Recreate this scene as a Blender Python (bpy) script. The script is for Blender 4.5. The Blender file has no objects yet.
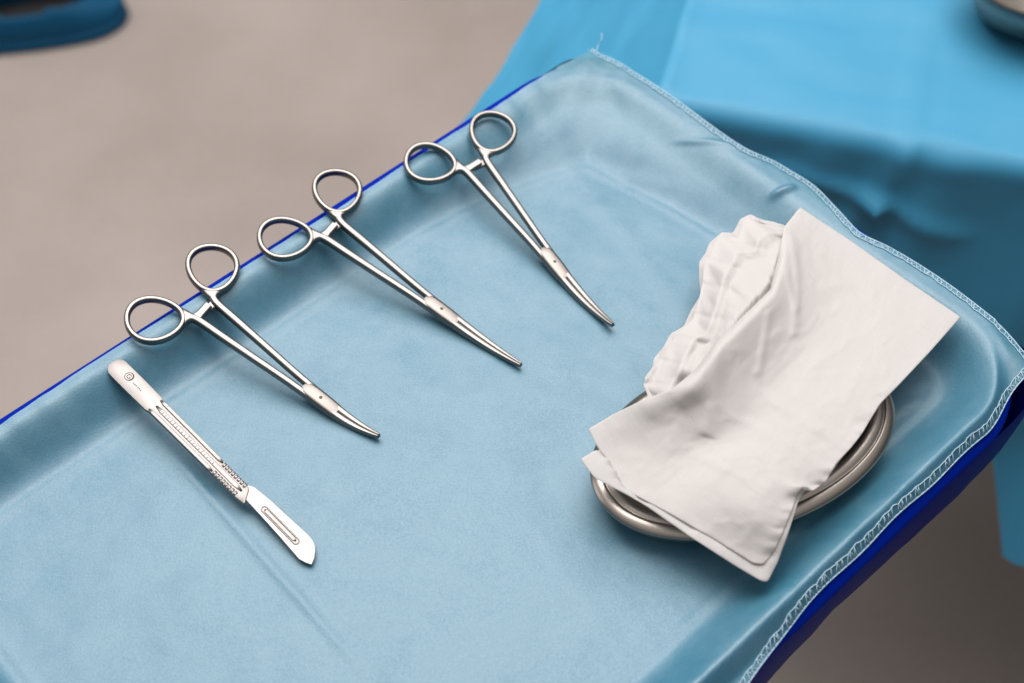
import bpy, bmesh, math, random
from mathutils import Vector, Matrix, noise
from mathutils.bvhtree import BVHTree
random.seed(7)
C = bpy.context.scene.collection
sc = bpy.context.scene
TZ = 0.85                       # height of the tray floor above the room floor (m)
CAM_H = 0.5878                  # camera above the tray floor
PITCH = math.radians(52.5)
FPX = 1422.0
W, H = 1024, 683

# ------------------------------------------------------------------ helpers
def at(px, py, z):
    """world point at height z above the tray floor seen at photo pixel px, py"""
    f = Vector((0, math.cos(PITCH), -math.sin(PITCH))); u = Vector((0, math.sin(PITCH), math.cos(PITCH)))
    d = f*FPX + Vector((1, 0, 0))*(px - W/2) + u*(H/2 - py)
    t = (z - CAM_H)/d.z
    p = Vector((0, 0, CAM_H)) + d*t
    return Vector((p.x, p.y, p.z + TZ))
TH = math.radians(43)
E1 = Vector((math.cos(TH), math.sin(TH), 0)); E2 = Vector((math.sin(TH), -math.cos(TH), 0))
def tr(s, n, z):                 # tray coordinates -> world
    p = E1*s + E2*n
    return Vector((p.x, p.y, z + TZ))
def sn(p):
    return p.x*E1.x + p.y*E1.y, p.x*E2.x + p.y*E2.y
def lerp(a, b, t): return a + (b - a)*t
def sstep(a, b, x):
    t = max(0.0, min(1.0, (x - a)/(b - a))); return t*t*(3 - 2*t)
def fbm(x, y, z=0.0, o=4):
    return noise.fractal(Vector((x, y, z)), 0.9, 2.0, o)

def obj(name, verts, faces, mat, parent=None, smooth=True, auto=None):
    me = bpy.data.meshes.new(name)
    me.from_pydata([tuple(v) for v in verts], [], faces)
    me.update()
    bm = bmesh.new(); bm.from_mesh(me); bmesh.ops.recalc_face_normals(bm, faces=bm.faces); bm.to_mesh(me); bm.free()
    if smooth:
        for p in me.polygons: p.use_smooth = True
        if auto is not None:
            try: me.set_sharp_from_angle(angle=math.radians(auto))
            except Exception: pass
    o = bpy.data.objects.new(name, me); C.objects.link(o)
    me.materials.append(mat)
    if parent: o.parent = parent
    return o
def empty(name, loc=(0, 0, 0), mat4=None):
    o = bpy.data.objects.new(name, None); C.objects.link(o); o.empty_display_size = .02
    if mat4 is not None: o.matrix_world = mat4
    else: o.location = loc
    return o
def tag(o, label=None, cat=None, group=None, kind=None):
    if label: o['label'] = label
    if cat: o['category'] = cat
    if group: o['group'] = group
    if kind: o['kind'] = kind
    return o

def sweep(path, wh, closed=False, n=12, power=2.6, up=Vector((0, 0, 1)), caps=True):
    """tube of rounded-rectangle section along path; wh(i) -> (width, height)"""
    V = []; F = []; N = len(path)
    for i, p in enumerate(path):
        a = path[(i-1) % N] if (closed or i > 0) else path[i]
        b = path[(i+1) % N] if (closed or i < N-1) else path[i]
        t = (b - a).normalized(); lat = up.cross(t).normalized(); nor = t.cross(lat)
        w, h = wh(i)
        for k in range(n):
            an = 2*math.pi*(k + .5)/n; c, s = math.cos(an), math.sin(an)
            x = math.copysign(abs(c)**(2/power), c)*w/2; y = math.copysign(abs(s)**(2/power), s)*h/2
            V.append(p + lat*x + nor*y)
    for i in range(N if closed else N-1):
        j = (i+1) % N
        for k in range(n):
            l = (k+1) % n
            F.append((i*n+k, i*n+l, j*n+l, j*n+k))
    if not closed and caps:
        F.append(tuple(range(n))); F.append(tuple((N-1)*n + k for k in range(n)))
    return V, F
def join(*parts):
    V = []; F = []
    for v, f in parts:
        o = len(V); V += list(v); F += [tuple(i+o for i in q) for q in f]
    return V, F
def catmull(pts, m):
    out = []; n = len(pts)
    for i in range(n-1):
        p0 = pts[max(i-1, 0)]; p1 = pts[i]; p2 = pts[i+1]; p3 = pts[min(i+2, n-1)]
        for k in range(m):
            t = k/m
            out.append(0.5*((2*p1) + (p2-p0)*t + (2*p0-5*p1+4*p2-p3)*t*t + (3*p1-p0-3*p2+p3)*t**3))
    out.append(pts[-1]); return out
def resample(pts, n):
    L = [0]
    for a, b in zip(pts, pts[1:]): L.append(L[-1] + (b-a).length)
    out = []; j = 0
    for i in range(n):
        d = L[-1]*i/(n-1)
        while j < len(pts)-2 and L[j+1] < d: j += 1
        seg = L[j+1]-L[j]
        out.append(pts[j].lerp(pts[j+1], 0 if seg == 0 else min(1, (d-L[j])/seg)))
    return out
def prism(outline, z0, z1, bev=0.0):
    """extruded outline (list of (x,y)), bevelled along its top and bottom edge"""
    n = len(outline)
    cx = sum(p[0] for p in outline)/n; cy = sum(p[1] for p in outline)/n
    def inset(d):
        r = []
        for i in range(n):
            a = Vector(outline[i-1]); b = Vector(outline[i]); c = Vector(outline[(i+1) % n])
            t = (c - a); t = t.normalized() if t.length > 1e-9 else Vector((1, 0))
            nn = Vector((-t.y, t.x))
            r.append(b + nn*d)
        return r
    area = sum(outline[i-1][0]*outline[i][1] - outline[i][0]*outline[i-1][1] for i in range(n))
    sg = 1 if area > 0 else -1
    rings = [(z0, bev), (z0 + bev, 0), (z1 - bev, 0), (z1 - bev*.3, bev*.3), (z1, bev)] if bev else [(z0, 0), (z1, 0)]
    V = []; F = []
    for z, d in rings:
        for p in inset(d*sg): V.append(Vector((p.x, p.y, z)))
    for r in range(len(rings)-1):
        for k in range(n):
            l = (k+1) % n
            F.append((r*n+k, r*n+l, (r+1)*n+l, (r+1)*n+k))
    F.append(tuple(range(n))); F.append(tuple((len(rings)-1)*n + k for k in range(n)))
    return V, F

# ------------------------------------------------------------------ materials
def nodes(name):
    m = bpy.data.materials.new(name); m.use_nodes = True
    nt = m.node_tree; b = nt.nodes['Principled BSDF']; out = nt.nodes['Material Output']
    return m, nt, b, out
def N(nt, t, **kw):
    n = nt.nodes.new(t)
    for k, v in kw.items():
        if k in n.inputs: n.inputs[k].default_value = v
        else: setattr(n, k, v)
    return n
def bump(nt, b, src, strength, dist, sock='Fac'):
    bp = N(nt, 'ShaderNodeBump'); bp.inputs['Strength'].default_value = strength; bp.inputs['Distance'].default_value = dist
    nt.links.new(src.outputs[sock], bp.inputs['Height']); nt.links.new(bp.outputs['Normal'], b.inputs['Normal'])
    return bp
def steel(name, col, rough, var=.08, scale=900, metallic=1.0):
    m, nt, b, out = nodes(name)
    tc = N(nt, 'ShaderNodeTexCoord')
    b.inputs['Metallic'].default_value = metallic
    n1 = N(nt, 'ShaderNodeTexNoise'); n1.inputs['Scale'].default_value = scale; n1.inputs['Detail'].default_value = 3
    n2 = N(nt, 'ShaderNodeTexNoise'); n2.inputs['Scale'].default_value = 70; n2.inputs['Detail'].default_value = 4
    nt.links.new(tc.outputs['Object'], n1.inputs['Vector']); nt.links.new(tc.outputs['Object'], n2.inputs['Vector'])
    mr = N(nt, 'ShaderNodeMapRange'); mr.inputs['To Min'].default_value = rough - var; mr.inputs['To Max'].default_value = rough + var
    nt.links.new(n2.outputs['Fac'], mr.inputs['Value']); nt.links.new(mr.outputs['Result'], b.inputs['Roughness'])
    r = N(nt, 'ShaderNodeMix'); r.data_type = 'RGBA'
    r.inputs[6].default_value = (*[c*.88 for c in col], 1); r.inputs[7].default_value = (*col, 1)
    nt.links.new(n2.outputs['Fac'], r.inputs[0]); nt.links.new(r.outputs[2], b.inputs['Base Color'])
    return m
M = {}
M['steel'] = steel('satin_steel', (.235, .218, .205), .33)
M['lock_steel'] = steel('dull_steel', (.215, .195, .18), .40)
M['scalpel_steel'] = steel('bright_steel', (.26, .24, .232), .46)
M['blade_steel'] = steel('blade_steel', (.285, .265, .258), .44)
M['dish_steel'] = steel('dish_steel', (.42, .375, .335), .30, .06)
m, nt, b, out = nodes('etched_mark'); b.inputs['Base Color'].default_value = (.09, .07, .06, 1); b.inputs['Roughness'].default_value = .6; b.inputs['Metallic'].default_value = .5
M['etch'] = m

def cloth(name, col, col2, rough, spec, transl=.25, transp=.0, grain=1.0, mott=.5, bumpd=.00022, cloud=0, ior=1.5):
    
    """nonwoven fabric: embossed fine grain, cloudy fibre density, light passing through"""
    m, nt, b, out = nodes(name)
    tc = N(nt, 'ShaderNodeTexCoord')
    v = N(nt, 'ShaderNodeTexVoronoi'); v.inputs['Scale'].default_value = 1500
    n1 = N(nt, 'ShaderNodeTexNoise'); n1.inputs['Scale'].default_value = 1100; n1.inputs['Detail'].default_value = 3; n1.inputs['Roughness'].default_value = .65
    n2 = N(nt, 'ShaderNodeTexNoise'); n2.inputs['Scale'].default_value = 22; n2.inputs['Detail'].default_value = 6; n2.inputs['Roughness'].default_value = .6
    for q in (v, n1, n2): nt.links.new(tc.outputs['Object'], q.inputs['Vector'])
    ad = N(nt, 'ShaderNodeMath', operation='ADD'); nt.links.new(v.outputs['Distance'], ad.inputs[0]); nt.links.new(n1.outputs['Fac'], ad.inputs[1])
    f = N(nt, 'ShaderNodeMath', operation='MULTIPLY'); f.inputs[1].default_value = .5*grain; nt.links.new(n1.outputs['Fac'], f.inputs[0])
    g = N(nt, 'ShaderNodeMath', operation='MULTIPLY_ADD'); g.inputs[1].default_value = mott; nt.links.new(n2.outputs['Fac'], g.inputs[0]); nt.links.new(f.outputs[0], g.inputs[2])
    cl = N(nt, 'ShaderNodeMapRange'); cl.inputs['From Min'].default_value = .25; cl.inputs['From Max'].default_value = .75
    nt.links.new(g.outputs[0], cl.inputs['Value'])
    mx = N(nt, 'ShaderNodeMix'); mx.data_type = 'RGBA'; mx.inputs[6].default_value = (*col2, 1); mx.inputs[7].default_value = (*col, 1)
    nt.links.new(cl.outputs['Result'], mx.inputs[0]); nt.links.new(mx.outputs[2], b.inputs['Base Color'])
    b.inputs['Roughness'].default_value = rough; b.inputs['Specular IOR Level'].default_value = spec; b.inputs['IOR'].default_value = ior
    bp = bump(nt, b, ad, .5, bumpd, 'Value')
    if cloud:                       # uneven fibre density: patches more and less glossy, with fine speckle
        n3 = N(nt, 'ShaderNodeTexNoise'); n3.inputs['Scale'].default_value = 26; n3.inputs['Detail'].default_value = 7; n3.inputs['Roughness'].default_value = .68; n3.inputs['Distortion'].default_value = .4
        nt.links.new(tc.outputs['Object'], n3.inputs['Vector'])
        nt.links.new(n3.outputs['Fac'], g.inputs[0])
        sp = N(nt, 'ShaderNodeMath', operation='MULTIPLY_ADD'); sp.inputs[1].default_value = .55; nt.links.new(n1.outputs['Fac'], sp.inputs[0]); nt.links.new(n3.outputs['Fac'], sp.inputs[2])
        m1 = N(nt, 'ShaderNodeMapRange'); m1.inputs['From Min'].default_value = .55; m1.inputs['From Max'].default_value = 1.0; m1.inputs['To Min'].default_value = .50*spec; m1.inputs['To Max'].default_value = 1.0*spec
        nt.links.new(sp.outputs[0], m1.inputs['Value']); nt.links.new(m1.outputs['Result'], b.inputs['Specular IOR Level'])
        m2 = N(nt, 'ShaderNodeMapRange'); m2.inputs['From Min'].default_value = .3; m2.inputs['From Max'].default_value = .7; m2.inputs['To Min'].default_value = rough - .07; m2.inputs['To Max'].default_value = rough + .07
        nt.links.new(n3.outputs['Fac'], m2.inputs['Value']); nt.links.new(m2.outputs['Result'], b.inputs['Roughness'])
    last = b.outputs[0]
    if transl:
        tl = N(nt, 'ShaderNodeBsdfTranslucent'); nt.links.new(mx.outputs[2], tl.inputs['Color']); nt.links.new(bp.outputs['Normal'], tl.inputs['Normal'])
        ms = N(nt, 'ShaderNodeMixShader'); ms.inputs[0].default_value = transl
        nt.links.new(last, ms.inputs[1]); nt.links.new(tl.outputs[0], ms.inputs[2]); last = ms.outputs[0]
    if transp:
        tp = N(nt, 'ShaderNodeBsdfTransparent'); tp.inputs['Color'].default_value = (.75, .92, 1, 1)
        ms = N(nt, 'ShaderNodeMixShader'); ms.inputs[0].default_value = transp
        nt.links.new(last, ms.inputs[1]); nt.links.new(tp.outputs[0], ms.inputs[2]); last = ms.outputs[0]
    nt.links.new(last, out.inputs['Surface'])
    return m
M['sheet'] = cloth('pale_nonwoven', (.055, .228, .318), (.024, .172, .258), .55, 1.0, .05, .21, bumpd=.00013, cloud=1, ior=1.88)
M['thread'] = cloth('white_thread', (.50, .68, .78), (.4, .58, .7), .8, .2, .2, 0)
M['drape'] = cloth('sky_blue_drape', (.052, .265, .435), (.036, .24, .405), .58, .4, .03, 0, ior=1.6, grain=.3, mott=.4, bumpd=.0001)
M['gauze'] = cloth('white_gauze', (.75, .722, .708), (.73, .70, .685), .95, .05, .48, 0, grain=.5, mott=.5, bumpd=.00018)
nt = M['gauze'].node_tree; b = nt.nodes['Principled BSDF']          # warp and weft threads of the gauze
uvn = N(nt, 'ShaderNodeUVMap'); th = []
for sc_ in ((150, 9, 1), (7, 270, 1)):
    mp = N(nt, 'ShaderNodeMapping'); mp.inputs['Scale'].default_value = sc_; nt.links.new(uvn.outputs['UV'], mp.inputs['Vector'])
    nz = N(nt, 'ShaderNodeTexNoise'); nz.inputs['Scale'].default_value = 1.0; nz.inputs['Detail'].default_value = 2; nt.links.new(mp.outputs['Vector'], nz.inputs['Vector']); th.append(nz)
sm = N(nt, 'ShaderNodeMath', operation='ADD'); nt.links.new(th[0].outputs['Fac'], sm.inputs[0]); nt.links.new(th[1].outputs['Fac'], sm.inputs[1])
bp = next(q for q in nt.nodes if q.type == 'BUMP'); bp.inputs['Distance'].default_value = .00020; nt.links.new(sm.outputs[0], bp.inputs['Height'])
mrg = N(nt, 'ShaderNodeMapRange'); mrg.inputs['From Min'].default_value = .7; mrg.inputs['From Max'].default_value = 1.3; nt.links.new(sm.outputs[0], mrg.inputs['Value'])
mxg = next(q for q in nt.nodes if q.type == 'MIX'); nt.links.new(mrg.outputs['Result'], mxg.inputs[0])
m, nt, b, out = nodes('royal_blue_film'); b.inputs['Base Color'].default_value = (.0, .014, .25, 1); b.inputs['Roughness'].default_value = .42; b.inputs['Specular IOR Level'].default_value = .03
tc = N(nt, 'ShaderNodeTexCoord'); n1 = N(nt, 'ShaderNodeTexNoise'); n1.inputs['Scale'].default_value = 60; n1.inputs['Detail'].default_value = 4
nt.links.new(tc.outputs['Object'], n1.inputs['Vector']); bump(nt, b, n1, .25, .002)
M['royal'] = m
m, nt, b, out = nodes('rubber_blue'); b.inputs['Base Color'].default_value = (.003, .06, .13, 1); b.inputs['Specular IOR Level'].default_value = .15; b.inputs['Roughness'].default_value = .55
tc = N(nt, 'ShaderNodeTexCoord'); n1 = N(nt, 'ShaderNodeTexNoise'); n1.inputs['Scale'].default_value = 90
nt.links.new(tc.outputs['Object'], n1.inputs['Vector']); bump(nt, b, n1, .2, .001)
M['rubber'] = m
m, nt, b, out = nodes('dark_lining'); b.inputs['Base Color'].default_value = (.006, .005, .005, 1); b.inputs['Roughness'].default_value = .9
M['lining'] = m
m, nt, b, out = nodes('floor_vinyl')
tc = N(nt, 'ShaderNodeTexCoord')
n1 = N(nt, 'ShaderNodeTexNoise'); n1.inputs['Scale'].default_value = 3.2; n1.inputs['Detail'].default_value = 6
n2 = N(nt, 'ShaderNodeTexNoise'); n2.inputs['Scale'].default_value = 160; n2.inputs['Detail'].default_value = 3
for q in (n1, n2): nt.links.new(tc.outputs['Object'], q.inputs['Vector'])
ad = N(nt, 'ShaderNodeMath', operation='MULTIPLY_ADD'); ad.inputs[1].default_value = .45; nt.links.new(n2.outputs['Fac'], ad.inputs[0]); nt.links.new(n1.outputs['Fac'], ad.inputs[2])
mr = N(nt, 'ShaderNodeMapRange'); mr.inputs['From Min'].default_value = .52; mr.inputs['From Max'].default_value = .92; nt.links.new(ad.outputs[0], mr.inputs['Value'])
mx = N(nt, 'ShaderNodeMix'); mx.data_type = 'RGBA'; mx.inputs[6].default_value = (.265, .225, .200, 1); mx.inputs[7].default_value = (.345, .295, .268, 1)
nt.links.new(mr.outputs['Result'], mx.inputs[0]); nt.links.new(mx.outputs[2], b.inputs['Base Color']); b.inputs['Roughness'].default_value = .55
b.inputs['Specular IOR Level'].default_value = .3
M['floor'] = m

# ------------------------------------------------------------------ the room floor
fl = obj('floor', [(-6, -5, 0), (6, -5, 0), (6, 7, 0), (-6, 7, 0)], [(0, 1, 2, 3)], M['floor'], smooth=False)
tag(fl, 'plain grey beige floor under the tables, out of focus', 'floor', kind='structure')

# ------------------------------------------------------------------ tray profile
S0, S1, N0, N1, RC = .006, .468, -.436, -.140, .036
def rdist(s, n):                 # distance outward from the edge of the tray's flat bottom
    cx, cy = (S0+S1)/2, (N0+N1)/2
    qx = abs(s-cx) - (S1-S0)/2 + RC; qy = abs(n-cy) - (N1-N0)/2 + RC
    return math.hypot(max(qx, 0), max(qy, 0)) + min(max(qx, qy), 0) - RC
RIM = .0195
def near_drop(d, n, s=.2): return sstep(.478, .452, s)*sstep(-.168, -.138, n)*min(1.35*max(0.0, d - .0088), .0105)
def tray_z(d): return RIM*sstep(-.002, .0115, d)
def rrect(d, m=14, rad=None):     # rounded rectangle d outside the bottom's edge, list of (s, n)
    r = rad or RC + d; pts = []; g = RC + d - r
    for (cx, cy, a0) in ((S1-RC+g, N1-RC+g, 0), (S0+RC-g, N1-RC+g, 90), (S0+RC-g, N0+RC-g, 180), (S1-RC+g, N0+RC-g, 270)):
        for k in range(m+1):
            a = math.radians(a0 + 90*k/m); pts.append((cx + r*math.cos(a), cy + r*math.sin(a)))
    # densify the straight runs
    out = []
    for i, p in enumerate(pts):
        q = pts[(i+1) % len(pts)]; out.append(p)
        L = math.hypot(q[0]-p[0], q[1]-p[1])
        base = [ (S1-S0-2*RC), (N1-N0-2*RC) ]
        if i % (m+1) == m:
            k = 44
            for j in range(1, k): out.append((lerp(p[0], q[0], j/k), lerp(p[1], q[1], j/k)))
    return out
def band(rows):
    """rows: list of lists of world points, closed loops of equal length"""
    V = []; F = []; n = len(rows[0])
    for r in rows: V += r
    for i in range(len(rows)-1):
        for k in range(n):
            l = (k+1) % n; F.append((i*n+k, i*n+l, (i+1)*n+l, (i+1)*n+k))
    return V, F
tray = empty('instrument_tray', tr(.24, -.29, -.03))
tag(tray, 'shallow rectangular tray in a royal blue plastic cover, under the pale blue sheet', 'tray')
def under(o):                      # parent while keeping the world shape
    o.parent = tray; o.matrix_parent_inverse = tray.matrix_basis.inverted(); return o
rows = []
for d in (-.03, -.012, -.004, 0, .003, .006, .009, .0115):
    rows.append([tr(s, n, tray_z(d) - .0012 - near_drop(d, n, s)) for s, n in rrect(d)])
V, F = band(rows); F.append(tuple(range(len(rows[0]))))
under(obj('basin', V, F, M['royal']))
rows = []
for d, z in ((.0115, RIM-.0012), (.013, RIM-.0006), (.0165, RIM-.0006), (.0185, RIM-.0018), (.0192, RIM-.005), (.0186, RIM-.009)):
    rows.append([tr(s, n, z - near_drop(d, n, s)) for s, n in rrect(d)])
V, F = band(rows); under(obj('rim', V, F, M['royal']))
rows = []
ss = [(.0186, .0150), (.0190, .004), (.0190, -.010), (.0184, -.022), (.0178, -.033), (.0165, -.041), (.0125, -.048), (.000, -.051), (-.03, -.051)]
for i, (d, z) in enumerate(ss):
    row = []
    for s, n in rrect(d, rad=.024 if d > -.02 else None):
        w = sstep(.0, 1, i/5) * (1 if i < 7 else .4)
        a = fbm(s*13, n*13, 3.1 + z*6)*.0030*w + fbm(s*45, n*45, 9 + z*25)*.0012*w
        drop = fbm(s*9, n*9, 5.5)*.007*w + (-.006*sstep(.40, .43, s) if n > -.2 else 0)*w
        cx, cy = (S0+S1)/2, (N0+N1)/2
        v = Vector((s-cx, n-cy)).normalized()
        row.append(tr(s + v.x*a, n + v.y*a, z + drop - (near_drop(.0186, n, s) if i == 0 else near_drop(.0186, n, s)*.35 if i == 1 else 0)))
    rows.append(row)
V, F = band(rows); F.append(tuple((len(rows)-1)*len(rows[0]) + k for k in range(len(rows[0]))))
under(obj('skirt', V, F, M['royal']))

# ------------------------------------------------------------------ the pale sheet over the tray
def edge_far(n):                   # s of the stitched edge on the far short side
    e = .4862 + .0008*math.sin(n*60)
    e += .0058*math.exp(-((n + .288)/.020)**2) + .0030*math.exp(-((n+.312)/.012)**2) - .0030*math.exp(-((n + .245)/.012)**2) + .002*math.exp(-((n+.205)/.03)**2)
    e -= .004*sstep(-.16, -.13, n)
    return e
def edge_near(s):                  # n of the stitched edge on the near long side
    e = -.1248 + .0005*math.sin(s*29 + .6) + .0004*math.sin(s*117)
    e += .009*sstep(.30, .22, s) - .006*sstep(.43, .465, s)
    return e
def pl(p, a, b):                   # distance to a line piece, and the position along it
    ax, ay = a; bx, by = b; dx, dy = bx-ax, by-ay
    t = ((p[0]-ax)*dx + (p[1]-ay)*dy)/(dx*dx+dy*dy); tc = max(0, min(1, t))
    sd = ((p[0]-ax)*dy - (p[1]-ay)*dx)/math.hypot(dx, dy)
    return math.hypot(p[0]-ax-dx*tc, p[1]-ay-dy*tc), t, sd
def psn(px, py, z=0.0): return sn(at(px, py, z))
CREASES = [  # a, b, height, half width, one sided step
    (psn(160, 442), psn(372, 683), .0010, .0030, .6),
    (psn(668, 141, .015), psn(744, 148, .02), .0013, .0018, .9),
    (psn(797, 186, .02), psn(764, 214, .004), .0026, .0026, .95),
    (psn(470, 40, 0), psn(700, 330, 0), .0004, .006, 0),
    (psn(500, 480), psn(640, 683), .0003, .006, .3),
    (psn(300, 500), psn(520, 600), .0004, .006, 0),
    (psn(560, 160), psn(690, 200), .0005, .005, 0),
    (psn(930, 395), psn(860, 430), .0005, .003, .3),
]
def sheet_z(s, n):
    d = rdist(s, n)
    ds = d + .0015
    dc0 = math.hypot(s - .478, n + .448)
    lo = -.016 - .050*math.exp(-(dc0/.085)**2) - .016*sstep(.40, .465, s)*sstep(-.20, -.26, n)
    z = (RIM + .0007)*lerp(sstep(lo, .0125, ds), sstep(-.008, .0125, ds), .22)
    z += .0007*math.exp(-((ds - lo)/.0028)**2)*(1 - math.exp(-(dc0/.11)**2))
    if d > .0165:
        over = d - .0165
        far = s > .455 and n < -.16
        slope = .10 if far else .32
        z -= slope*over + 6*over*over
    z -= near_drop(d, n, s)
    flat = sstep(.004, -.02, d)
    z += flat*(.0006 + fbm(s*14, n*14, 1.7)*.0008 + fbm(s*34, n*34, 4.2, 3)*.00026)
    wall = sstep(-.012, .006, d)*sstep(.024, .006, d)
    z += wall*(fbm(s*55, n*55, 2.2, 3)*.0004 + fbm(s*18, n*18, 7)*.0003)
    # puckers fanning into the far corner and along the long far edge
    dc = math.hypot(s - .478, n + .448)
    z += math.exp(-(dc/.055)**2)*.0006*math.sin(math.atan2(n + .46, s - .50)*13 + fbm(s*30, n*30)*2)*sstep(-.03, .0, d)
    z += .00035*wall*math.sin(s*310 + 3*fbm(s*20, 0.3))*sstep(-.40, -.44, n)*sstep(-.2, .3, fbm(s*9, 1.1))
    for a, b_, h, w, one in CREASES:
        q, t, sd = pl((s, n), a, b_)
        if q < w*4:
            k = math.exp(-(q/w)**2)*sstep(-.02, .25, t)*sstep(1.02, .75, t)
            if one: k *= lerp(1, sstep(-w, w*.15, sd), one)
            z += h*k
    return max(z, .00005) if d < .018 else z
NS, NN = 330, 240
SA, NA = -.020, N0 - .0142
V = []; F = []
for i in range(NS+1):
    for j in range(NN+1):
        u, v = i/NS, j/NN
        s = lerp(SA, .486, u); n = lerp(NA + .0016*fbm(s*11, 3.3, 0, 3), edge_near(s), v)
        s = lerp(SA, edge_far(n), u); n = lerp(NA + .0016*fbm(s*11, 3.3, 0, 3), edge_near(s), v)
        V.append(tr(s, n, sheet_z(s, n)))
for i in range(NS):
    for j in range(NN):
        a = i*(NN+1)+j; F.append((a, a+NN+1, a+NN+2, a+1))
sheet = obj('drape_sheet', V, F, M['sheet'])
tag(sheet, 'pale blue translucent nonwoven sheet with white stitched hem lining the tray', 'sheet')
SV = V
# overlock stitching along the two free edges
edge = [V[NS*(NN+1) + j] for j in range(NN+1)]
edgeB = resample(edge, 260)
edgeC = resample([V[i*(NN+1)+NN] for i in range(NS+1)], 340)
def bar(a, b, r):
    t = (b-a).normalized(); x = t.orthogonal().normalized(); y = t.cross(x); V = []; n = 5
    for p in (a, b):
        for k in range(n):
            an = 2*math.pi*k/n; V.append(p + x*math.cos(an)*r + y*math.sin(an)*r)
    F = [(k, (k+1) % n, n+(k+1) % n, n+k) for k in range(n)]; F += [tuple(range(n)), tuple(range(n, 2*n))]
    return V, F
def stitch(pts, inward, wid):
    parts = []; inn = []
    for i, p in enumerate(pts):
        q = p + inward*(wid*(1 + .25*fbm(i*.22, 2.0)))
        s, n = sn(q); q.z = sheet_z(s, n) + TZ + .0005
        inn.append(q)
    top = [p + Vector((0, 0, .0003)) for p in pts]
    parts.append(sweep(top, lambda i: (.0007, .0006), n=6, power=2))
    parts.append(sweep(inn, lambda i: (.0005, .0005), n=6, power=2))
    rnd = random.Random(5); i = 0
    while i < len(pts)-3:
        j = min(len(pts)-1, i + rnd.choice((1, 1, 2)))
        parts.append(bar(top[i], inn[j], .00018 + .00010*rnd.random()))
        if rnd.random() < .75: parts.append(bar(inn[j], top[min(len(pts)-1, j + rnd.choice((0, 1)))], .0002))
        i += rnd.choice((2, 2, 3))
    return join(*parts)
stA = stitch(edgeB, -E1, .0032); stB = stitch(edgeC, -E2, .0030)
V, F = stA; obj('stitched_hem', V, F, M['thread'], sheet)
V, F = stB; obj('stitched_hem', V, F, M['thread'], sheet)
# loose thread at the corner
c0 = edge[3]
lt = catmull([c0 + Vector((0, 0, .0005)), c0 + Vector((.001, .004, .002)), c0 + Vector((.003, .006, .005)), c0 + Vector((.003, .010, .006))], 6)
V, F = sweep(lt, lambda i: (.0006, .0006), n=6, power=2); obj('loose_thread', V, F, M['thread'], sheet)

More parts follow.
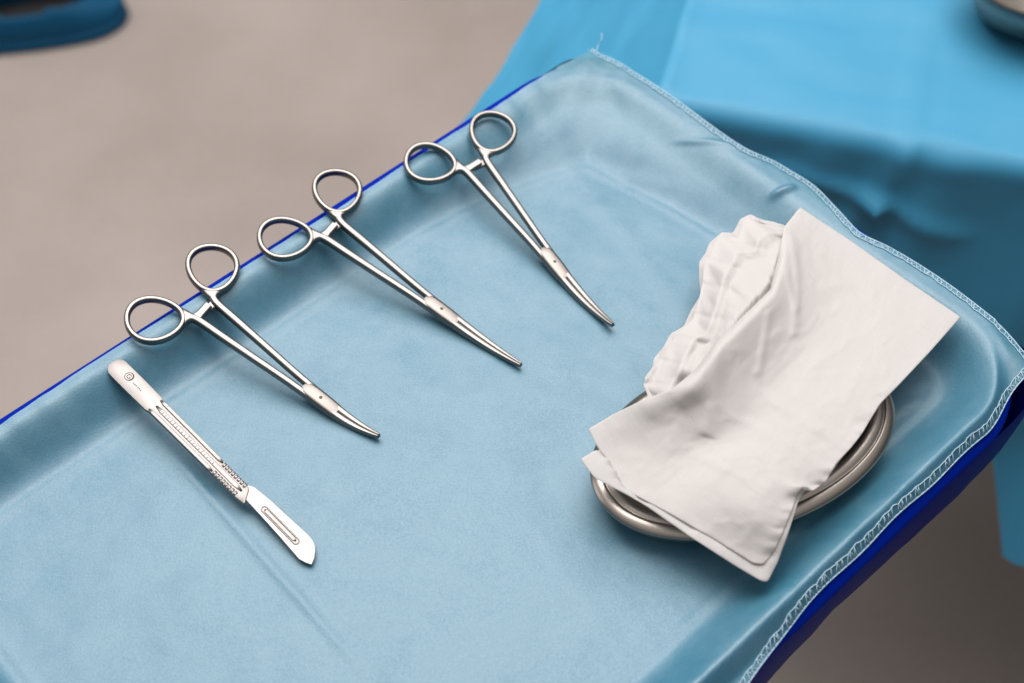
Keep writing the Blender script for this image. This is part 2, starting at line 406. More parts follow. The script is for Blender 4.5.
# ------------------------------------------------------------------ haemostatic forceps
def make_forceps(tip, jaw_start=.015):
    """all shapes in the tool's own frame: x along the tool from the lock to the tip, z up"""
    P = []
    def add(name, vf, mat): P.append((name, vf[0], vf[1], mat))
    for sd in (-1, 1):
        c = Vector((-.0800, sd*.0208, 0)); neck = Vector((-.0690, sd*.0080, 0)); dr = (neck - c).normalized(); pr = Vector((-dr.y, dr.x, 0))
        r = .0120; ring = []
        for k in range(44):
            t = 2*math.pi*k/44; ct, st = math.cos(t), math.sin(t)
            ring.append(c + dr*(r*1.13*ct) + pr*(r*st*(1.0 - .16*ct)))
        add('finger_ring', sweep(ring, lambda i: (.0029, .0046), closed=True, n=16, power=3.0), 'steel')
        p0 = c + dr*(r*1.13 - .0006)
        path = catmull([p0, Vector((-.0690, sd*.0086, 0)), Vector((-.0645, sd*.0068, 0)), Vector((-.050, sd*.0058, 0)), Vector((-.030, sd*.0044, 0)), Vector((-.012, sd*.0031, 0)), Vector((.003, sd*.0024, 0))], 6)
        def wh(i, n=len(path)):
            t = i/(n-1)
            w = lerp(.0112, .0041, sstep(0, .24, t)); w = lerp(w, .0036, sstep(.4, 1, t))
            return w, lerp(.0042, .0048, sstep(.0, .3, t))*lerp(1, .9, t)
        add('shank', sweep(path, wh, n=16, power=3.4), 'steel')
        # ratchet: a toothed bar reaching across towards the other shank
        a = Vector((-.0660, sd*.0076, 0.0009 if sd < 0 else -.0009)); b = Vector((-.0668, -sd*.0030 if sd < 0 else -.0018, 0.0013 if sd < 0 else -.0013))
        rp = [a.lerp(b, k/8) for k in range(9)]
        parts = [sweep(rp, lambda i: (lerp(.0066, .0042, sstep(0, 3, i)), .0024), n=12, power=4)]
        for k in range(3):
            q = a.lerp(b, .62 + .14*k) + Vector((0, 0, (-.0014 if sd < 0 else .0014)))
            parts.append(sweep([q + Vector((-.002, 0, 0)), q + Vector((.002, 0, 0))], lambda i: (.0007, .0009), n=6))
        add('ratchet', join(*parts), 'steel')
    # box lock: one flattened swelling where the halves cross
    path = [Vector((x, 0, 0)) for x in (-.0035, -.0015, .001, .004, .008, .012, .016, .0185)]
    ws = (.0056, .0074, .0080, .0083, .0083, .0081, .0078, .0072)
    hs = (.0034, .0048, .0052, .0054, .0054, .0053, .0051, .0047)
    add('box_lock', sweep(path, lambda i: (ws[i], hs[i]), n=18, power=4.2), 'lock')
    pin = []
    for z, r in ((.0020, .0009), (.00272, .0009), (.00276, .0007)):
        pin.append([Vector((.0075 + r*math.cos(2*math.pi*k/16), r*math.sin(2*math.pi*k/16), z)) for k in range(16)])
    V, F = band(pin); F.append(tuple(range(32, 48))); F.append(tuple(range(16)))
    add('pivot_pin', (V, F), 'etch')
    tx, ty, tz = tip
    for sd in (-1, 1):
        path = []
        n = 22
        for k in range(n):
            t = k/(n-1); x = lerp(jaw_start, tx, t)
            w = lerp(.0038, .0014, t**1.5)
            path.append(Vector((x, ty*t**1.9 + sd*(w/2 - .00015), tz*t**2.2)))
        add('jaw', sweep(path, lambda i: (lerp(.0038, .0014, (i/(n-1))**1.5)*(.7 if i == n-1 else 1), lerp(.0050, .0024, i/(n-1))), n=16, power=3.6), 'steel')
    return P
def frame(o, xdir, zup=Vector((0, 0, 1))):
    x = xdir.normalized(); y = zup.cross(x).normalized(); z = x.cross(y)
    m = Matrix((x, y, z)).transposed().to_4x4(); m.translation = o
    return m
def surf_at(p):
    s, n = sn(p); d = rdist(s, n)
    if d > .019 or n < NA: return -1 if d > .019 else TZ + RIM
    return TZ + sheet_z(s, n)
def place_forceps(lock, rl, rr, tip, label, lift):
    ring_z = .016; lock_z = .0036; LIFT = lift
    for it in range(120):
        L = at(*lock, lock_z); R = (at(*rl, ring_z) + at(*rr, ring_z))/2
        m = frame(L, L - R)
        k = (L - R).length/.0800
        tip_z = .0
        for q in range(40):                      # height of the tip that gives the jaws their upward curve
            lt = m.inverted() @ at(*tip, tip_z)
            if lt.z >= LIFT: break
            tip_z += .0005
        P = make_forceps((lt.x, lt.y, lt.z))
        lowr = lowj = 1
        for name, V, F, mat in P:
            for v in V:
                w = m @ Vector((v.x*(k if v.x < 0 else 1), v.y, v.z)); h = w.z - surf_at(w)
                if v.x < -.03: lowr = min(lowr, h)
                else: lowj = min(lowj, h)
        low = min(lowr, lowj)
        if lowr < .0002: ring_z += .0004
        if lowj < .0002: lock_z += .0003
        if low >= .0002: break
    root = empty('hemostat_forceps', mat4=m)
    tag(root, label, 'forceps', 'curved forceps laid along the edge of the tray')
    made = {}
    for name, V, F, mat in P:
        V = [Vector((v.x*(k if v.x < 0 else 1), v.y, v.z)) for v in V]
        o = obj(name, V, F, M['etch'] if mat == 'etch' else M['lock_steel'] if mat == 'lock' else M['steel'], root, auto=50)
        made.setdefault(name, []).append(o)
    made['pivot_pin'][0].parent = made['box_lock'][0]
    print('forceps', 'lock_z', round(lock_z, 4), 'tip_z', tip_z, 'ring_z', round(ring_z, 4), 'scale', round(k, 3), 'tip', tuple(round(q*1000, 1) for q in lt), 'clear', round(low*1000, 2))
place_forceps((309, 391), (156, 318), (212, 271), (379, 436), 'curved steel forceps lying beside the scalpel, the shortest of the three', .0055)
place_forceps((430, 303), (284, 239), (339, 192), (521, 365), 'curved steel forceps between the two others, its rings over the tray edge', .0075)
place_forceps((546, 254), (430, 164), (493, 133), (613, 325), 'curved steel forceps nearest the gauze, lying steeper than the other two', .0085)

# ------------------------------------------------------------------ scalpel
b0 = at(112, 363, .0205); b1 = at(314, 564, .0026)
m = frame(b0, b1 - b0); LEN = (b1 - b0).length
scal = empty('scalpel', mat4=m)
tag(scal, 'flat steel scalpel with grooved handle and wide slotted blade', 'scalpel')
k = LEN/.157
def mm(*pts): return [(x*.001*k, y*.001*k) for x, y in pts]
headarc = [(5.4 - 5.4*math.cos(math.radians(a))*1.0, 5.2*math.sin(math.radians(a))) for a in range(-80, 81, 16)]
outline = mm(*([(109.6, -3.2), (108.6, -3.9), (104, -4.3), (36, -4.7), (34.5, -5.3), (20, -5.5), (9, -5.5)][0:]
               + [(5.0 - 5.0*math.cos(math.radians(a)), 5.4*math.sin(math.radians(a))) for a in range(-84, 85, 14)]
               + [(9, 5.5), (20, 5.5), (34.5, 5.3), (36, 4.7), (102, 4.3), (104, 4.0), (105.2, 3.2)]))
hv = prism(outline, -.0012, .0012, .0003)
handle = obj('handle', hv[0], hv[1], M['scalpel_steel'], scal, auto=40)
def strip(x0, x1, y0, y1, w, h, z, name, mat, par, n=16):
    p = [Vector((lerp(x0, x1, i/n)*.001*k, lerp(y0, y1, i/n)*.001*k, z)) for i in range(n+1)]
    def wh(i):
        e = min(i, n-i); s = 1 if e > 0 else .45
        return w*.001*k*s, h*.001*s
    return sweep(p, wh, n=16, power=5)
rails = join(strip(35.5, 85, 3.75, 3.45, 2.1, 1.2, .00125, '', None, None), strip(35.5, 85, -3.75, -3.45, 2.1, 1.2, .00125, '', None, None),
             strip(36.5, 103.5, 0, 0, 2.5, 1.0, .00115, '', None, None))
obj('rail', rails[0], rails[1], M['scalpel_steel'], handle)
ribs = []
for i in range(8):
    for sd in (-1, 1):
        x = 86.5 + i*2.25
        ribs.append(sweep([Vector((x*.001*k, sd*y*.001*k, .0012)) for y in (2.0, 3.1, 4.2)], lambda i: (.00155, .0007), n=12, power=3.5))
ribs = join(*ribs); obj('grip_rib', ribs[0], ribs[1], M['scalpel_steel'], handle)
marks = []
for i in range(20):
    x = 40 + i*2.2
    marks.append(prism(mm((x, -.9), (x+.32, -.9), (x+.32, .9 if i % 5 == 0 else .35), (x, .9 if i % 5 == 0 else .35)), .00140, .00168))
marks = join(*marks); obj('scale_mark', marks[0], marks[1], M['lock_steel'], handle)
# etched round emblem and a short line of worn lettering
em = []
cx, cy = 13.2, 1.0
circ = [Vector(((cx + 2.3*math.cos(a))*.001*k, (cy + 2.3*math.sin(a))*.001*k, .00122)) for a in [2*math.pi*i/28 for i in range(28)]]
em.append(sweep(circ, lambda i: (.00035 + .00055*max(0, math.cos(2*math.pi*i/28 - .3)), .0002), closed=True, n=6))
em.append(sweep([Vector(((cx + 1.15*math.cos(a))*.001*k, (cy + 1.15*math.sin(a))*.001*k, .00122)) for a in [math.radians(q) for q in range(40, 330, 20)]], lambda i: (.00042, .0002), n=6))
em.append(sweep([Vector(((cx + x)*.001*k, (cy + y)*.001*k, .00122)) for x, y in ((.2, -.1), (1.1, -.1), (1.1, -.8))], lambda i: (.00036, .0002), n=6))
x = 17.6
for wd in (.8, .5, .9, .6, .8, .5):
    y = .2
    em.append(sweep([Vector(((x)*.001*k, (y-.45)*.001*k, .00122)), Vector(((x+wd*.4)*.001*k, (y+.5)*.001*k, .00122)), Vector(((x+wd*.8)*.001*k, (y-.4)*.001*k, .00122))], lambda i: (.00026, .0002), n=6))
    x += wd*1.25 + .3
em = join(*em); obj('emblem', em[0], em[1], M['etch'], handle)
# blade: straight spine, belly on the upper side, raised slot
mi = m.inverted(); cam0 = mi @ Vector((0, 0, TZ + CAM_H))
def onplane(px, py, z=.0003):      # where the sight line meets the tool's own flat plane
    d = (mi @ at(px, py, 0.0)) - cam0; t = (z - cam0.z)/d.z; p = cam0 + d*t; return (p.x, p.y)
bo = [onplane(*q) for q in ((239, 492), (262, 517), (280, 537), (299, 559), (305.5, 562.5), (311.5, 564.5), (314.2, 558), (315.2, 550), (314.6, 545), (312, 539.5), (307, 534), (300, 527.5), (284, 513), (270, 500), (254, 487), (246, 485))]
bv = prism(bo, -.0004, .00045, .00008)
blade = obj('blade', bv[0], bv[1], M['blade_steel'], scal, smooth=False)
slot = []
p0 = Vector(onplane(264.5, 509.5)); p1 = Vector(onplane(296.0, 541.5)); ax_ = (p1 - p0).normalized(); ay_ = Vector((-ax_.y, ax_.x)); rr_ = .00150*k
sl = []
for c_, a0 in ((p0, 90), (p1, -90)):
    for a in range(0, 181, 18):
        q = c_ + ax_*(rr_*math.cos(math.radians(a0 + a))) + ay_*(rr_*math.sin(math.radians(a0 + a))); sl.append(Vector((q.x, q.y, .00050)))
sv = sweep(sl, lambda i: (.00075, .0007), closed=True, n=8)
so = obj('slot', sv[0], sv[1], M['lock_steel'], blade)
sv = strip(p0.x*1000/k, p1.x*1000/k, p0.y*1000/k, p1.y*1000/k, 2.0, .7, .00040, '', None, None); obj('handle_tongue', sv[0], sv[1], M['scalpel_steel'], blade)

# ------------------------------------------------------------------ oval steel dish under the gauze
DC = Vector((.1120, .3795, TZ)); DA = math.radians(25); AX, BX = .0795, .0485
prof = [(-30, 1.6), (-15, 1.6), (-9.5, 2.6), (-5.4, 7), (-3.2, 12), (-1.8, 17), (-.7, 20), (-.1, 21.6), (0, 22.4), (-.35, 23.2), (-2.2, 24.9), (-4.6, 26.2), (-5.3, 26.2), (-5.7, 25.7), (-6.1, 25.7), (-6.6, 26.3), (-8.6, 27.2), (-10.6, 27.5), (-11.6, 27.0), (-12.3, 25.2),
        (-13.4, 18), (-15, 11), (-18, 6), (-22, 4.2), (-30, 3.2)]
dish = []
for q, z in prof:
    row = []
    for k_ in range(128):
        a = 2*math.pi*k_/128
        c, s = math.cos(a), math.sin(a); pw = 2/2.05
        x = math.copysign(abs(c)**pw, c)*(AX + q*.001); y = math.copysign(abs(s)**pw, s)*(BX + q*.001)
        row.append(Vector((x*math.cos(DA) - y*math.sin(DA), x*math.sin(DA) + y*math.cos(DA), z*.00074)))
    dish.append(row)
def dish_e(p):                     # 1 on the outer edge of the dish
    d = p - DC; x = d.x*math.cos(DA) + d.y*math.sin(DA); y = -d.x*math.sin(DA) + d.y*math.cos(DA)
    return (abs(x/AX)**2.05 + abs(y/BX)**2.05)**(1/2.05)
V, F = band(dish); F.append(tuple(range(128))); F.append(tuple((len(dish)-1)*128 + k_ for k_ in range(128)))
dz = max(0.0, max(sheet_z(*sn(DC + v)) for v in dish[1]) - .0026)
do = obj('steel_dish', V, F, M['dish_steel'], auto=60); do.location = DC + Vector((0, 0, dz))
tag(do, 'oval polished steel dish with rolled rim under the white gauze on the tray', 'dish')

# ------------------------------------------------------------------ gauze swabs
def v2(pts): return [Vector((x, y, 0)) for x, y in pts]
def table(T, u, v):
    R, Cn = len(T), len(T[0])
    def cm(p, t):
        n = len(p)-1; x = t*n; i = min(int(x), n-1); f = x-i
        p0, p1, p2, p3 = p[max(i-1, 0)], p[i], p[i+1], p[min(i+2, n)]
        return .5*(2*p1 + (p2-p0)*f + (2*p0-5*p1+4*p2-p3)*f*f + (3*p1-p0-3*p2+p3)*f**3)
    return cm([cm(r, u) for r in T], v)
def gauze(name, left, right, top, bottom, T, nu, nv, crumple, lid=None, thick=.0012, seed=0, gap=.0014, extra=None, lay=.0, rid=.0004):
    Lp = resample(v2(left), nv+1); Rp = resample(v2(right), nv+1); Tp = resample(v2(top), nu+1); Bp = resample(v2(bottom), nu+1)
    V = []; F = []
    for j in range(nv+1):
        for i in range(nu+1):
            u, v = i/nu, j/nv
            p = Lp[j]*(1-u) + Rp[j]*u + Tp[i]*(1-v) + Bp[i]*v - (Tp[0]*(1-u)*(1-v) + Tp[-1]*u*(1-v) + Bp[0]*(1-u)*v + Bp[-1]*u*v)
            z = table(T, u, v)*.001
            z += crumple*(fbm(u*5 + seed, v*8, seed) * .7 + fbm(u*16 + seed, v*26, 3 + seed)*.25)
            if extra: z += extra(u, v)
            rg = 1 - min(1, abs(fbm(u*4 + seed*2, v*6.5 + .6*u, seed + 20, 3))*2.2); z += rid*rg**7
            w = at(p.x, p.y, z)
            if lid is not None:
                hit = lid.ray_cast(Vector((w.x, w.y, TZ + .3)), Vector((0, 0, -1)))
                if hit[0] is not None and w.z > hit[0].z - gap: w.z = hit[0].z - gap
            s, n = sn(w)
            fl = (surf_at(w) if rdist(s, n) < .0185 else TZ + RIM - .004) + .0014
            e_ = dish_e(w)
            if e_ > .70: fl = max(fl, TZ + dz + .0216 + lay - .045*max(0, e_ - 1.0)**.9)
            if w.z < fl: w.z = fl
            V.append(w)
    for j in range(nv):
        for i in range(nu):
            a = j*(nu+1)+i; F.append((a, a+1, a+nu+2, a+nu+1))
    tree = BVHTree.FromPolygons(V, F)
    UVS = [(i/nu, j/nv) for j in range(nv+1) for i in range(nu+1)]
    c = sum(V, Vector())/len(V)
    o = obj(name, [v - c for v in V], F, M['gauze']); o.location = c
    uvl = o.data.uv_layers.new(name='cloth')
    for lp_ in o.data.loops: uvl.data[lp_.index].uv = UVS[lp_.vertex_index]
    sd = o.modifiers.new('thickness', 'SOLIDIFY'); sd.thickness = thick; sd.offset = 0
    ss_ = o.modifiers.new('smooth', 'SUBSURF'); ss_.levels = 1; ss_.render_levels = 1
    return o, tree
def crease(u, v, a, b, h, w):
    q, t, sd = pl((u, v*1.7), (a[0], a[1]*1.7), (b[0], b[1]*1.7))
    return h*math.exp(-(q/w)**2)
L3 = [(800, 207), (784, 227), (778, 258), (769, 290), (746, 313), (718, 340), (695, 370), (672, 389), (642, 400), (613, 414), (588, 429)]
R3 = [(961, 317), (930, 352), (899, 385), (880, 404), (862, 434), (852, 447), (836, 464), (826, 482), (813, 491), (806, 485), (798, 492), (793, 508), (784, 530), (774, 552), (764, 564)]
T3 = [(800, 207), (850, 240), (905, 279), (961, 317)]
B3 = [(588, 429), (597, 447), (609, 462), (625, 490), (672, 515), (720, 543), (754, 564), (764, 564)]
Z3 = [[29, 27, 26, 26, 26, 27],
      [42, 35, 31, 31, 32, 32],
      [50, 41, 35, 35, 36, 36],
      [55, 45, 37, 37, 38, 37],
      [56, 46, 38, 38, 39, 38],
      [50, 41, 35, 38, 39, 37],
      [43, 36, 32, 36, 37, 34],
      [37, 33, 32, 31, 27, 24]]
def ex3(u, v):
    e = crease(u, v, (.10, .33), (.30, .47), .0009, .019) + crease(u, v, (.08, .20), (.30, .32), .0010, .020) + crease(u, v, (.25, .62), (.80, .60), .0004, .016)
    e -= .0065*math.exp(-(u/.022)**2)*sstep(.08, .2, v)*sstep(.72, .6, v)
    e += .0026*math.exp(-((u - .07)/.06)**2 - ((v - .66)/.045)**2) - .0008*math.exp(-((u - .13)/.06)**2 - ((v - .72)/.04)**2) + .0012*math.exp(-((u - .05)/.06)**2 - ((v - .80)/.03)**2)
    e += crease(u, v, (.03, .52), (.30, .70), .0008, .05) + crease(u, v, (.06, .10), (.22, .26), .0010, .02) + crease(u, v, (.40, .80), (.85, .78), .0004, .015)
    e += .0016*fbm(v*34, 7.7, 1.0, 3)*sstep(.90, 1.0, u)*sstep(.25, .4, v)
    e += .0035*math.exp(-(((u-1)/.12)**2 + ((v-.735)/.035)**2)) - .003*math.exp(-(((u-1)/.12)**2 + ((v-.66)/.04)**2))
    e += .0007*math.exp(-((v-.52)/.012)**2)*sstep(.2, .5, u)
    return e
g3, lid3 = gauze('gauze_swab', L3, R3, T3, B3, Z3, 60, 96, .0006, thick=.0008, seed=1.3, extra=ex3, lay=.0028)
tag(g3, 'large white gauze swab topmost on the dish, one broad smooth flap and a ridge', 'gauze', 'white gauze swabs heaped on the steel dish')
L2 = [(792, 222), (770, 292), (716, 352), (660, 410), (618, 436), (580, 459)]
R2 = [(950, 320), (893, 388), (855, 440), (822, 486), (806, 490), (799, 500), (789, 532), (778, 562), (768, 582)]
T2 = [(792, 222), (950, 320)]
B2 = [(580, 459), (594, 478), (640, 502), (690, 537), (735, 566), (762, 582), (768, 582)]
Z2 = [[26, 24, 24, 25], [40, 32, 30, 30], [46, 36, 34, 34], [44, 36, 35, 34], [38, 33, 32, 32], [37, 32, 28, 20]]
g2, lid2 = gauze('gauze_swab', L2, R2, T2, B2, Z2, 46, 70, .0005, lid=lid3, thick=.0009, seed=5.1, gap=.0021)
tag(g2, 'white gauze swab whose corner points at the viewer, just under the topmost one', 'gauze', 'white gauze swabs heaped on the steel dish')
L1 = [(790, 222), (781, 229), (768, 224), (747, 217), (742, 226), (738, 238), (718, 238), (712, 247), (704, 258), (702, 285), (698, 302), (692, 320), (678, 332), (665, 352), (650, 372), (643, 385), (648, 396), (642, 402)]
R1 = [(825, 240), (812, 300), (772, 350), (742, 400), (722, 420), (700, 440)]
T1 = [(790, 222), (808, 230), (825, 240)]
B1 = [(642, 402), (670, 420), (700, 440)]
Z1 = [[28, 28, 28, 27], [32, 36, 36, 34], [33, 41, 44, 40], [35, 44, 49, 44], [37, 46, 52, 48], [38, 44, 52, 46], [38, 44, 46, 40], [36, 40, 40, 36]]
def ex1(u, v):
    w = fbm(v*3, u*1.2, 2.0)*.35
    ph = (u*2.6 + w + .05*math.sin(v*11)) % 1.0
    e = .0042*(min(ph/.72, (1 - ph)/.28)**1.2 - .5)*sstep(1.02, .85, v)*lerp(.6, 1, sstep(0, .2, u))
    e += .0016*fbm(u*3 + v*2, v*13, 11.0, 2)*sstep(0, .10, u)
    e -= .0010*math.exp(-(((v*9 + u*1.5 + .4*fbm(v*4, 0)) % 1.0 - .5)/.10)**2)*sstep(.6, .15, u)
    e += .003*math.exp(-((u - .35)/.15)**2 - ((v - .78)/.04)**2)*1.4 - .004*math.exp(-((u - .5)/.2)**2 - ((v - .84)/.03)**2)
    return e
g1, lid1 = gauze('gauze_swab', L1, R1, T1, B1, Z1, 56, 120, .0006, lid=lid3, thick=.0007, seed=8.8, extra=ex1, gap=.0016, rid=0)
tag(g1, 'crumpled white gauze swab with ruffled pleats, between the topmost flap and the thin ragged layer', 'gauze', 'white gauze swabs heaped on the steel dish')

L0 = [(786, 226), (774, 222), (762, 220), (750, 214), (740, 219), (733, 233), (722, 232), (709, 243), (706, 252), (699, 262), (699, 280), (701, 294), (690, 312), (684, 326), (670, 334), (664, 346), (654, 358), (652, 368), (644, 378), (648, 390)]
R0 = [(820, 240), (806, 300), (766, 350), (730, 392), (690, 420)]
T0 = [(786, 226), (805, 232), (820, 240)]
B0 = [(648, 390), (668, 408), (690, 420)]
Z0 = [[23, 24, 24], [24, 28, 28], [25, 31, 31], [26, 34, 32], [26, 33, 30], [25, 30, 26]]
def ex0(u, v): return .0020*fbm(u*4, v*17, 31.0, 2)*sstep(1, .1, u)
g0, lid0 = gauze('gauze_swab', L0, R0, T0, B0, Z0, 40, 100, .0006, lid=lid1, thick=.0006, seed=14.2, extra=ex0, gap=.0016, rid=0)
tag(g0, 'thin white gauze layer with ragged edge, showing under the ruffled swab', 'gauze', 'white gauze swabs heaped on the steel dish')

# ------------------------------------------------------------------ the second table behind, under its drape
T2Z = -.085
pA = at(663, 88, T2Z); pB = at(1024, 150, T2Z); pL = at(689, 0, T2Z)
ex = (pB - pA).normalized(); ey = Vector((-ex.y, ex.x, 0))
dl = (pL - pA); lx = dl.dot(ex); ly = dl.dot(ey)
table2 = empty('draped_table', pA)
tag(table2, 'second table covered by a sky blue surgical drape, behind the tray', 'table')
# cross-table drape: u along the front edge (negative = hanging over the left end), v from hem over the front edge to the back
def drape_pt(x, y):
    """x, y measured along the cloth from the near left corner of the table top"""
    left = lx/ly*max(y, 0)
    z = T2Z; X = x; Y = y
    xl = x - left
    if y < 0:                                    # hangs down the front
        q = -y; r = .016
        ang = min(q/r, 1.45)
        Y = -r*math.sin(ang) - max(0, q - r*1.45)*math.cos(1.45); z = T2Z - r*(1 - math.cos(ang)) - max(0, q - r*1.45)*math.sin(1.45)
        Y -= sstep(.08, .35, q)*.014*math.sin(x*15 + .8)*.6 + .0035*math.exp(-((q - .035 - .1*(x-.2)**2)/.012)**2)*fbm(x*22, 1.0, 8.0) + .004*fbm(x*14, y*5, 1.0)*sstep(.01, .08, q)
        for la, lb, hh, ww in (((.172, -.005), (.158, .058), .0055, .006), ((.085, .046), (.158, .058), .005, .007), ((.158, .058), (.215, .075), .0045, .008), ((.158, .058), (.120, .105), .004, .009)):
            dd, t_, s_ = pl((x, q), la, lb); Y -= hh*math.exp(-(dd/ww)**2)
        Y -= .004*math.exp(-((x - .20 + q*.12)/.020)**2)*sstep(.0, .03, q)*sstep(.2, .06, q)
        Y -= .02*sstep(.03, .2, q)
        if x > .28: Y -= sstep(.28, .32, x)*sstep(.24, .42, q)*.05 - sstep(.2, .34, x)*sstep(.03, .2, q)*.012; X += max(0, q - .27)*.17
    else:
        z += .0016*fbm(x*6, y*6, 6.0) + .0012*fbm(x*17, y*17, 2.0, 3)
        z += .0030*math.exp(-((y - .22)/.005)**2) + .0028*math.exp(-((x - .29)/.005)**2) + .0042*fbm(x*11, y*30, 4.4, 2)*sstep(.0, .06, y)*sstep(.3, .05, x)
        z += .0020*math.exp(-((x - .165 - .05*y)/.0045)**2)*sstep(.2, 0, y) + .0022*math.exp(-((y - .105 - .02*math.sin(x*40))/.005)**2)*sstep(.02, .1, x)*sstep(.36, .2, x)
    if xl < 0:                                   # falls away to the left
        q = -xl
        z -= .012*sstep(0, .05, q) + q*.50 + .02*sstep(.03, .2, q) - .006*fbm(q*12, y*10, 3.3)*sstep(0, .05, q)
        X = left - q*.86
        if y < 0: Y = lerp(Y, y*.5, sstep(0, .1, q))
    z += .0022*math.exp(-((xl)/.006)**2)*(1 if y > 0 else 0)
    return pA + ex*X + ey*Y + Vector((0, 0, z - T2Z))
V = []; F = []
xs = [-.30 + .006*i for i in range(51)] + [.006 + .009*i for i in range(112)]
ys = []
y = -.62
while y < .80:
    ys.append(y); y += .004 if -.08 < y < .03 else .012
for x in xs:
    hem = -.275 - .006*math.sin(x*9) - .085*sstep(.300, .306, x)
    for y in ys:
        yy = max(y, hem) if y < 0 else y
        xx = x*(.150 + .085*math.exp(-abs(yy)/.09))/.30 if x < 0 else x
        V.append(drape_pt(xx + lx/ly*max(yy, 0), yy) - pA)
ny = len(ys)
for i in range(len(xs)-1):
    for j in range(ny-1):
        a = i*ny+j
        q = (a, a+ny, a+ny+1, a+1)
        if (V[q[0]]-V[q[1]]).length < 1e-7 and (V[q[2]]-V[q[3]]).length < 1e-7: continue
        if (V[q[0]]-V[q[3]]).length < 1e-7 and (V[q[1]]-V[q[2]]).length < 1e-7: continue
        F.append(q)
dr = obj('drape', V, F, M['drape'], table2)
def boxvf(x0, x1, y0, y1, z0, z1):
    P = [pA + ex*x + ey*y + Vector((0, 0, z - T2Z)) - pA for z in (z0, z1) for x, y in ((x0, y0), (x1, y0), (x1, y1), (x0, y1))]
    return P, [(0, 1, 2, 3), (4, 5, 6, 7), (0, 1, 5, 4), (1, 2, 6, 5), (2, 3, 7, 6), (3, 0, 4, 7)]
v_, f_ = boxvf(.12, .95, .03, .75, T2Z-.03, T2Z-.012); obj('tabletop', v_, f_, M['dish_steel'], table2, smooth=False)
for x, y in ((.16, .55), (.90, .55), (.90, .08)):
    v_, f_ = boxvf(x-.015, x+.015, y-.015, y+.015, -TZ, T2Z-.031); obj('leg', v_, f_, M['dish_steel'], table2, smooth=False)
# steel bowl standing on it, mostly out of the picture
bc = at(1052, -14, T2Z + .03)
bp_ = [(.020, .002), (.030, .002), (.040, .010), (.047, .028), (.0500, .040), (.0525, .0412), (.0528, .0400), (.0505, .0388), (.0485, .037), (.045, .027), (.038, .011), (.029, .0045), (.010, .004)]
rows = [[Vector((r*1.25*math.cos(2*math.pi*k_/64), r*math.sin(2*math.pi*k_/64), z)) for k_ in range(64)] for r, z in bp_]
V, F = band(rows); F.append(tuple(range(64))); F.append(tuple((len(rows)-1)*64 + k_ for k_ in range(64)))
bowl = obj('steel_bowl', V, F, M['dish_steel'], auto=60); bowl.location = (bc.x, bc.y, TZ + T2Z + .002)
tag(bowl, 'steel bowl on the draped table behind, cut by the picture corner', 'bowl')

# ------------------------------------------------------------------ blue rubber clog on the floor
cl = at(52, 0, -.80); cl.z = 0
clog = empty('rubber_clog', cl); clog.rotation_euler = (0, 0, math.radians(14))
tag(clog, 'dark blue rubber clog with open foot hole, out of focus on the floor', 'clog')
def clog_sec(t):                  # t 0 heel .. 1 toe -> (x, half width, height)
    x = lerp(-.17, .105, t)
    w = .040 + .012*math.sin(math.pi*min(1, t*1.0)**1.4)
    if t > .78: w *= math.sqrt(max(0, 1 - ((t-.78)/.22)**2))*.94 + .06
    if t < .12: w *= math.sqrt(max(0, 1 - ((.12-t)/.12)**2))*.9 + .1
    h = .072 - .034*sstep(.62, 1.0, t)
    return x, w, h
V = []; F = []; nt_ = 40; nk = 20
for i in range(nt_+1):
    x, w, h = clog_sec(i/nt_)
    for k_ in range(nk+1):
        a = math.pi*k_/nk; c, s = math.cos(a), math.sin(a)
        V.append(Vector((x, math.copysign(abs(c)**.55, c)*w*(1.0 - .12*s), h*s**.6)))
def opening(i, k_):
    t = (i+.5)/nt_; a = (k_+.5)/nk
    return ((t-.46)/.34)**2 + ((a-.5)/.24)**2 < 1
for i in range(nt_):
    for k_ in range(nk):
        if opening(i, k_): continue
        a = i*(nk+1)+k_; F.append((a, a+nk+1, a+nk+2, a+1))
up_ = obj('upper', V, F, M['rubber'], clog)
md = up_.modifiers.new('thickness', 'SOLIDIFY'); md.thickness = .007; md.offset = -1
ms_ = up_.modifiers.new('smooth', 'SUBSURF'); ms_.levels = 1; ms_.render_levels = 2
ol = []
for i in range(nt_+1):
    x, w, h = clog_sec(i/nt_); ol.append((x, w+.002))
for i in range(nt_, -1, -1):
    x, w, h = clog_sec(i/nt_); ol.append((x, -w-.002))
v_, f_ = prism(ol, .0005, .016, .003); obj('sole', v_, f_, M['rubber'], clog, auto=40)
v_, f_ = prism([(a*.93 - .002, b*.88) for a, b in ol], .0165, .022, 0); obj('insole', v_, f_, M['lining'], clog, smooth=False)

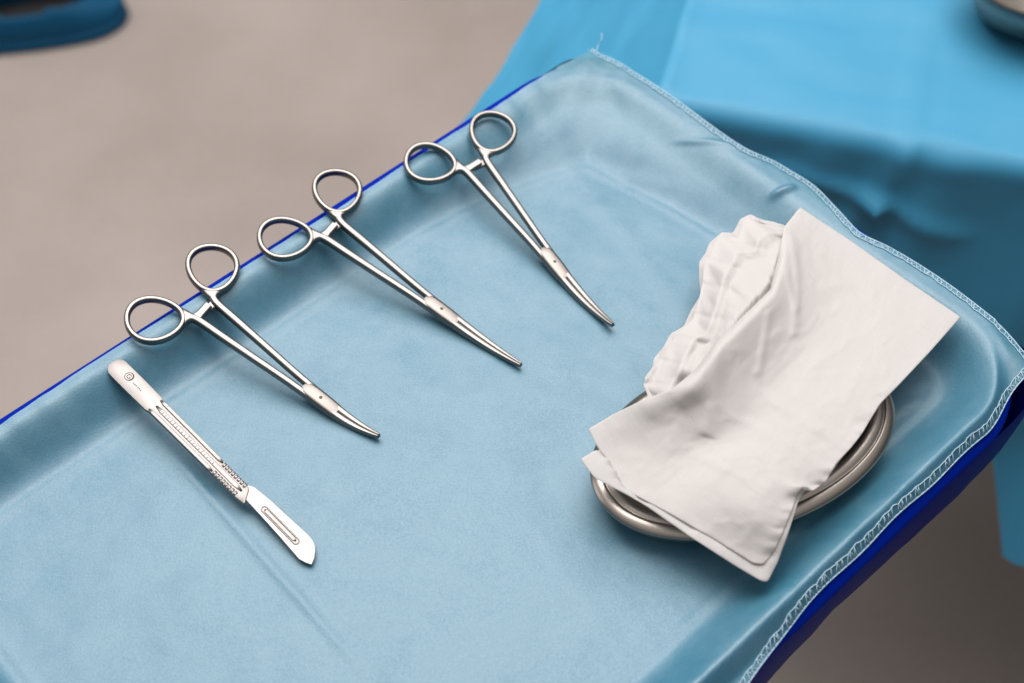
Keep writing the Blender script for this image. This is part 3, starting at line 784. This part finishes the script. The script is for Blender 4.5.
# ------------------------------------------------------------------ light
def area(name, loc, target, size, energy, col, sy=None):
    l = bpy.data.lights.new(name, 'AREA'); l.shape = 'RECTANGLE'; l.size = size; l.size_y = sy or size; l.energy = energy; l.color = col
    o = bpy.data.objects.new(name, l); C.objects.link(o); o.location = loc
    o.rotation_euler = (Vector(target) - Vector(loc)).to_track_quat('-Z', 'Y').to_euler()
    return o
tc_ = (0, .45, TZ)
area('ceiling_panel', (-.40, 1.95, TZ + 2.05), (-.40, 1.75, TZ), 2.6, 53, (1.0, .975, .96), 1.7)
area('overhead_panel', (-.05, .74, TZ + 1.9), (-.05, .72, TZ), 1.6, 24, (1.0, .97, .95), 1.0)
area('window_light', (-2.6, .9, TZ + 1.0), tc_, 1.2, 5, (1.0, .98, .97), 1.2)
w = bpy.data.worlds.new('World'); sc.world = w; w.use_nodes = True
nt = w.node_tree; bg = nt.nodes['Background']
tc = nt.nodes.new('ShaderNodeTexCoord'); sx = nt.nodes.new('ShaderNodeSeparateXYZ'); nt.links.new(tc.outputs['Generated'], sx.inputs[0])
rp = nt.nodes.new('ShaderNodeValToRGB'); nt.links.new(sx.outputs['Z'], rp.inputs[0])
cr = rp.color_ramp; cr.elements[0].position = .0; cr.elements[0].color = (.03, .027, .027, 1); cr.elements[1].position = .85; cr.elements[1].color = (.75, .73, .72, 1)
e = cr.elements.new(.35); e.color = (.09, .086, .083, 1)
nt.links.new(rp.outputs[0], bg.inputs['Color']); bg.inputs['Strength'].default_value = .60

# ------------------------------------------------------------------ camera
cd = bpy.data.cameras.new('camera'); cam = bpy.data.objects.new('camera', cd); C.objects.link(cam)
cam.location = (0, 0, TZ + CAM_H); cam.rotation_euler = (math.pi/2 - PITCH, 0, 0)
cd.sensor_width = 36; cd.lens = FPX/1024*36; cd.clip_start = .01; cd.clip_end = 60
cd.dof.use_dof = True; cd.dof.focus_distance = .70; cd.dof.aperture_fstop = 6.3
sc.camera = cam
sc.view_settings.view_transform = 'Standard'; sc.view_settings.look = 'None'; sc.view_settings.exposure = 0.46; sc.view_settings.gamma = 1
sc.cycles.use_denoising = True
sc.render.resolution_x = W; sc.render.resolution_y = H
